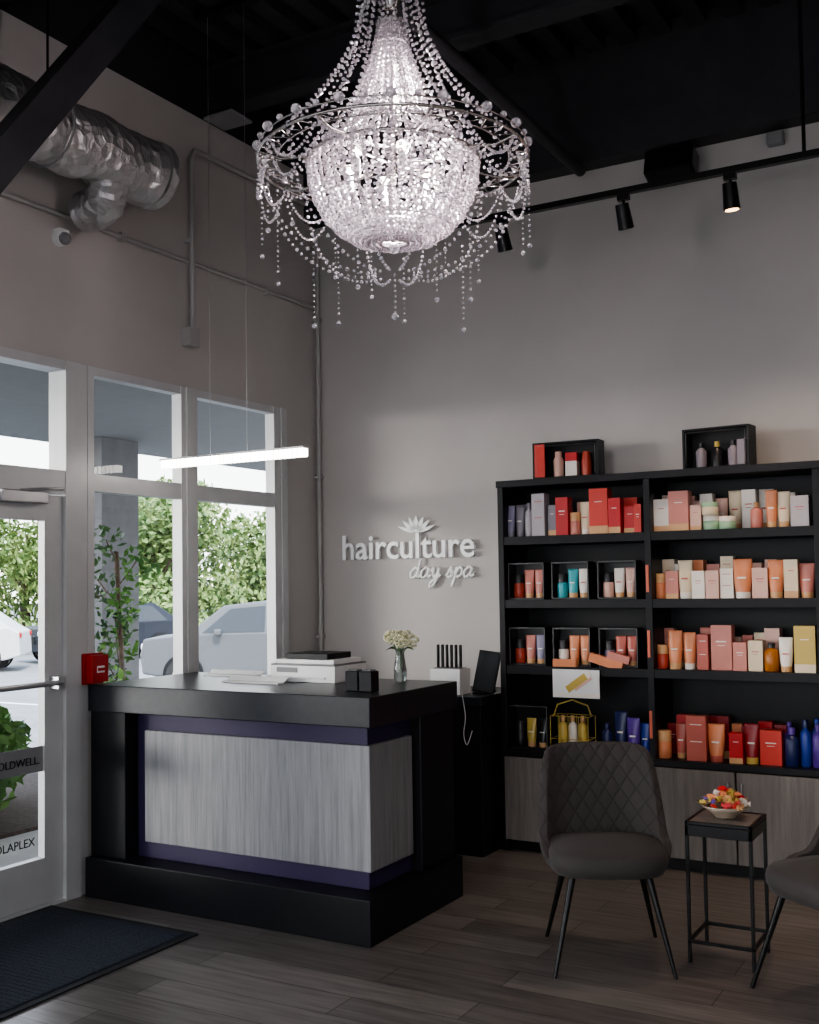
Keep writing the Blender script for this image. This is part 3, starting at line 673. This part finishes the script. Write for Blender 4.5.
# ---------------------------------------------------------------- exterior
b=MB();b.box(-1.5,-.15,-14,14,-.25,-.03,CONC);b.box(-3.9,-1.5,.95,14,-.25,-.03,CONC);b.box(-3.9,-1.5,-14,-2.65,-.25,-.03,CONC);b.obj('sidewalk')
b=MB();b.poly([(-120,-80,-.55),(-2.4,-80,-.55),(-2.4,120,-.55),(-120,120,-.55)],ASPH)
for k in range(9):
    y=2+k*2.8;b.box(-14,-9,y,y+.1,-.55,-.545,WHITE)
b.obj('ground')
b=MB();b.box(0,60,.3,60,-.5,-.4,ASPH);b.box(-60,60,-60,YF-.2,-.5,-.1,CONC);b.obj('ground.001')
b=MB();b.box(-3.9,-.16,-14,10,2.98,3.5,SOFF);b.obj('canopy_soffit')
b=MB();b.box(-3.72,-3.2,1.10,1.58,-.028,2.978,STUC);b.box(-3.78,-3.14,1.04,1.64,-.028,.1,STUC);b.obj('porch_pillar')
b=MB();b.box(-3.2,-1.52,-2.6,.93,-.4,-.01,SOIL);b.obj('planter_bed')
def leaves(b,c,rad,n,size,m,rr):
    for _ in range(n):
        v=Vector((rr.gauss(0,1),rr.gauss(0,1),rr.gauss(0,1))).normalized()*(rr.random()**.35)
        p=Vector(c)+Vector((v.x*rad[0],v.y*rad[1],v.z*rad[2]))
        a=Vector((rr.gauss(0,1),rr.gauss(0,1),rr.gauss(0,1))).normalized();d=a.orthogonal().normalized();s=size*rr.uniform(.6,1.3)
        b.add([tuple(p-a*s),tuple(p-d*s*.45),tuple(p+a*s),tuple(p+d*s*.45)],[(0,1,2,3)],m,raw=True)
rr=random.Random(5)
b=MB()
for k in range(18):
    leaves(b,(rr.uniform(-2.85,-1.85),rr.uniform(-2.2,-.62),.36+rr.random()*.10),(.3,.3,.32),280,.055,LEAFD,rr)
b.obj('shrub_hedge')
b=MB();b.tube([(-1.9,.0,-.005),(-1.88,.03,.8),(-1.92,.0,1.85)],.018,BARK)
for k in range(10):
    px,py=rr.uniform(-.16,.16),rr.uniform(-.16,.12);zc=.5+k*.155
    b.tube([(-1.9,.01,zc-.15),(-1.9+px*.6,py*.6,zc-.04),(-1.9+px,py,zc+.05)],.006,BARK,n=5)
    leaves(b,(-1.9+px,py,zc),(.17,.17,.17),60,.038,LEAFV if k%2 else LEAFD,rr)
b.obj('tall_shrub')
def tree_mesh(seed,H,W):
    rr=random.Random(seed);b=MB()
    b.tube([(0,0,0),(.1,0,H*.25),(0,.1,H*.5),(0,0,H*.7)],[.22,.18,.13,.06],BARK,n=10)
    for k in range(5):
        a=k*1.3;b.tube([(0,0,H*.35),(W*.3*math.cos(a),W*.3*math.sin(a),H*.6)],[.08,.03],BARK,n=6)
    for k in range(22):
        a=rr.random()*6.28;q=W*.45*math.sqrt(rr.random());leaves(b,(q*math.cos(a),q*math.sin(a),H*rr.uniform(.18,.85)),(W*.24,W*.24,H*.17),320,.15,LEAF,rr)
    return b
base=tree_mesh(1,6.2,5.5).obj('tree');base2=tree_mesh(2,5.6,6).obj('tree')
locs=[]
for k in range(13):
    a=math.radians(102+k*6.2);d=41+ (k*7%5)*1.6
    locs.append((4.283+d*math.cos(a),-6.221+d*math.sin(a)))
for i,(x,y) in enumerate(locs):
    src=base if i%2 else base2
    o=src.copy();o.location=(x,y,-.55);o.rotation_euler=(0,0,i*1.7);o.scale=(1,1,.95+.06*(i%4));bpy.context.collection.objects.link(o)
base.location=(4.283+42*math.cos(math.radians(133)),-6.221+42*math.sin(math.radians(133)),-.55)
base2.location=(4.283+43*math.cos(math.radians(125)),-6.221+43*math.sin(math.radians(125)),-.55)
b=MB()
for k in range(44):
    a=math.radians(95+k*2.0);d=37.5
    leaves(b,(4.283+d*math.cos(a),-6.221+d*math.sin(a),.1),(.9,.9,.65),130,.13,LEAF,rr)
b.obj('hedge')
def car(col,loc,rot,H=1.68,L=4.5):
    m=mat('car_paint_%d'%int(col[0]*1000),col,.4,0,spec=.3)
    b=MB();h=H/1.68
    prof=[(-2.2,.35),(-2.25,.7),(-2.18,1.0),(-1.3,1.08),(-.6,1.6),(.2,1.68),(1.3,1.64),(2.0,1.12),(2.22,1.0),(2.25,.4),(1.85,.3),(-1.9,.3)]
    def hw(z):return .92 if z<1.05 else .92-.22*(z-1.05)/.63
    n=len(prof);vs=[(x,-hw(z),z*h) for x,z in prof]+[(x,hw(z),z*h) for x,z in prof]
    b.add(vs,[list(range(n)),list(range(n,2*n))[::-1]]+[(i,n+i,n+(i+1)%n,(i+1)%n) for i in range(n)],m)
    for s in(-1,1):
        def q(x,z):return (x,s*(hw(z)+.012),z*h)
        b.poly([q(-1.0,1.10),q(-.45,1.54),q(.25,1.59),(q(.25,1.1))],TINT);b.poly([q(.33,1.1),q(.33,1.59),q(1.2,1.56),q(1.62,1.12)],TINT)
        for x in(-1.38,1.38):
            b.cyl((x,s*.72,.34),(x,s*.95,.34),.35,RUBBER,n=24);b.cyl((x,s*.93,.34),(x,s*.96,.34),.21,ALU,n=12)
            b.cyl((x,s*.88,.36),(x,s*.935,.36),.41,BLACK,n=24)
        b.box(-2.24,-2.0,s*.75-.14,s*.75+.14,.78*h,.92*h,WHITE);b.box(2.1,2.26,s*.78-.1,s*.78+.1,.85*h,1.0*h,RED)
        b.box(-.75,-.6,s*1.0-.06,s*1.0+.06,1.05*h,1.17*h,m)
    b.poly([(-1.24,-.78,1.13*h),(-1.24,.78,1.13*h),(-.64,.66,1.59*h),(-.64,-.66,1.59*h)][::-1],TINT)
    b.box(-2.27,-2.2,-.5,.5,.55*h,.8*h,BLACK)
    return b.obj('car',loc=loc,rot=rot,bevel=.05)
car((.10,.105,.112),(-9.75,11.9,-.55),math.radians(30),H=1.80)
car((.014,.017,.026),(-19.6,17.2,-.55),math.radians(70))
car((.5,.5,.5),(-20.5,12.2,-.55),math.radians(40))
# ---------------------------------------------------------------- light
w=bpy.data.worlds.new('World');S.world=w;w.use_nodes=True;nt=w.node_tree;bg=nt.nodes['Background']
tc=N(nt,'ShaderNodeTexCoord');sp=N(nt,'ShaderNodeSeparateXYZ');nt.links.new(tc.outputs['Generated'],sp.inputs[0])
cr=N(nt,'ShaderNodeValToRGB');cr.color_ramp.elements[0].position=0;cr.color_ramp.elements[0].color=(1,.98,.96,1);cr.color_ramp.elements[1].position=.8;cr.color_ramp.elements[1].color=(.50,.64,.92,1)
nt.links.new(sp.outputs[2],cr.inputs[0]);nt.links.new(cr.outputs[0],bg.inputs[0]);bg.inputs[1].default_value=5.6
def sun_or_fill(e,dv,col,ang=1):
    l=bpy.data.lights.new('sun_or_fill','SUN');l.energy=e;l.color=col;l.angle=math.radians(ang);o=bpy.data.objects.new('sun_or_fill',l);bpy.context.collection.objects.link(o);o.rotation_euler=Vector(dv).to_track_quat('-Z','Y').to_euler()
sun_or_fill(9,(-.45,.35,-.8),(1,.95,.85))
# added wide low lamp standing in for horizon glow, brightens the back wall
sun_or_fill(2.6,(.70,.71,-.03),(1,.93,.87),ang=18)
def area(name,loc,size,e,col,rot=(0,0,0)):  # unseen ceiling panels added to brighten the interior
    b=MB();b.box(-size/2-.03,size/2+.03,-size/2-.03,size/2+.03,.005,.05,BLKMETAL)
    for sx in(-.3,.3):b.cyl((sx,0,.05),(sx,0,.14),.006,BLKMETAL,n=6)
    E=b.obj(name,loc=loc)
    l=bpy.data.lights.new('fill_lamp','AREA');l.shape='SQUARE';l.size=size;l.energy=e;l.color=col;o=bpy.data.objects.new('fill_lamp',l);bpy.context.collection.objects.link(o);o.parent=E
area('added_fill_panel',(4.2,-5.6,4.3),.9,36,(.98,.95,.95))
area('added_fill_panel',(2.2,-7.5,4.3),.9,36,(.98,.95,.95))
# ---------------------------------------------------------------- camera
f=1083.846;yaw=math.radians(29.761);pt=math.radians(2.571);r=math.radians(.875)
F=Vector((-math.sin(yaw)*math.cos(pt),math.cos(yaw)*math.cos(pt),math.sin(pt)));R=Vector((math.cos(yaw),math.sin(yaw),0));U=R.cross(F)
R2=R*math.cos(r)-U*math.sin(r);U2=R*math.sin(r)+U*math.cos(r)
cam=bpy.data.cameras.new('camera');co=bpy.data.objects.new('camera',cam);bpy.context.collection.objects.link(co)
M=Matrix.Identity(4)
for i in range(3):M[i][0]=R2[i];M[i][1]=U2[i];M[i][2]=-F[i]
M[0][3],M[1][3],M[2][3]=4.283,-6.221,1.571
co.matrix_world=M;cam.sensor_fit='VERTICAL';cam.sensor_height=36;cam.lens=f/1024*36;cam.shift_y=22.134/1024;cam.clip_start=.05;cam.clip_end=500
S.camera=co
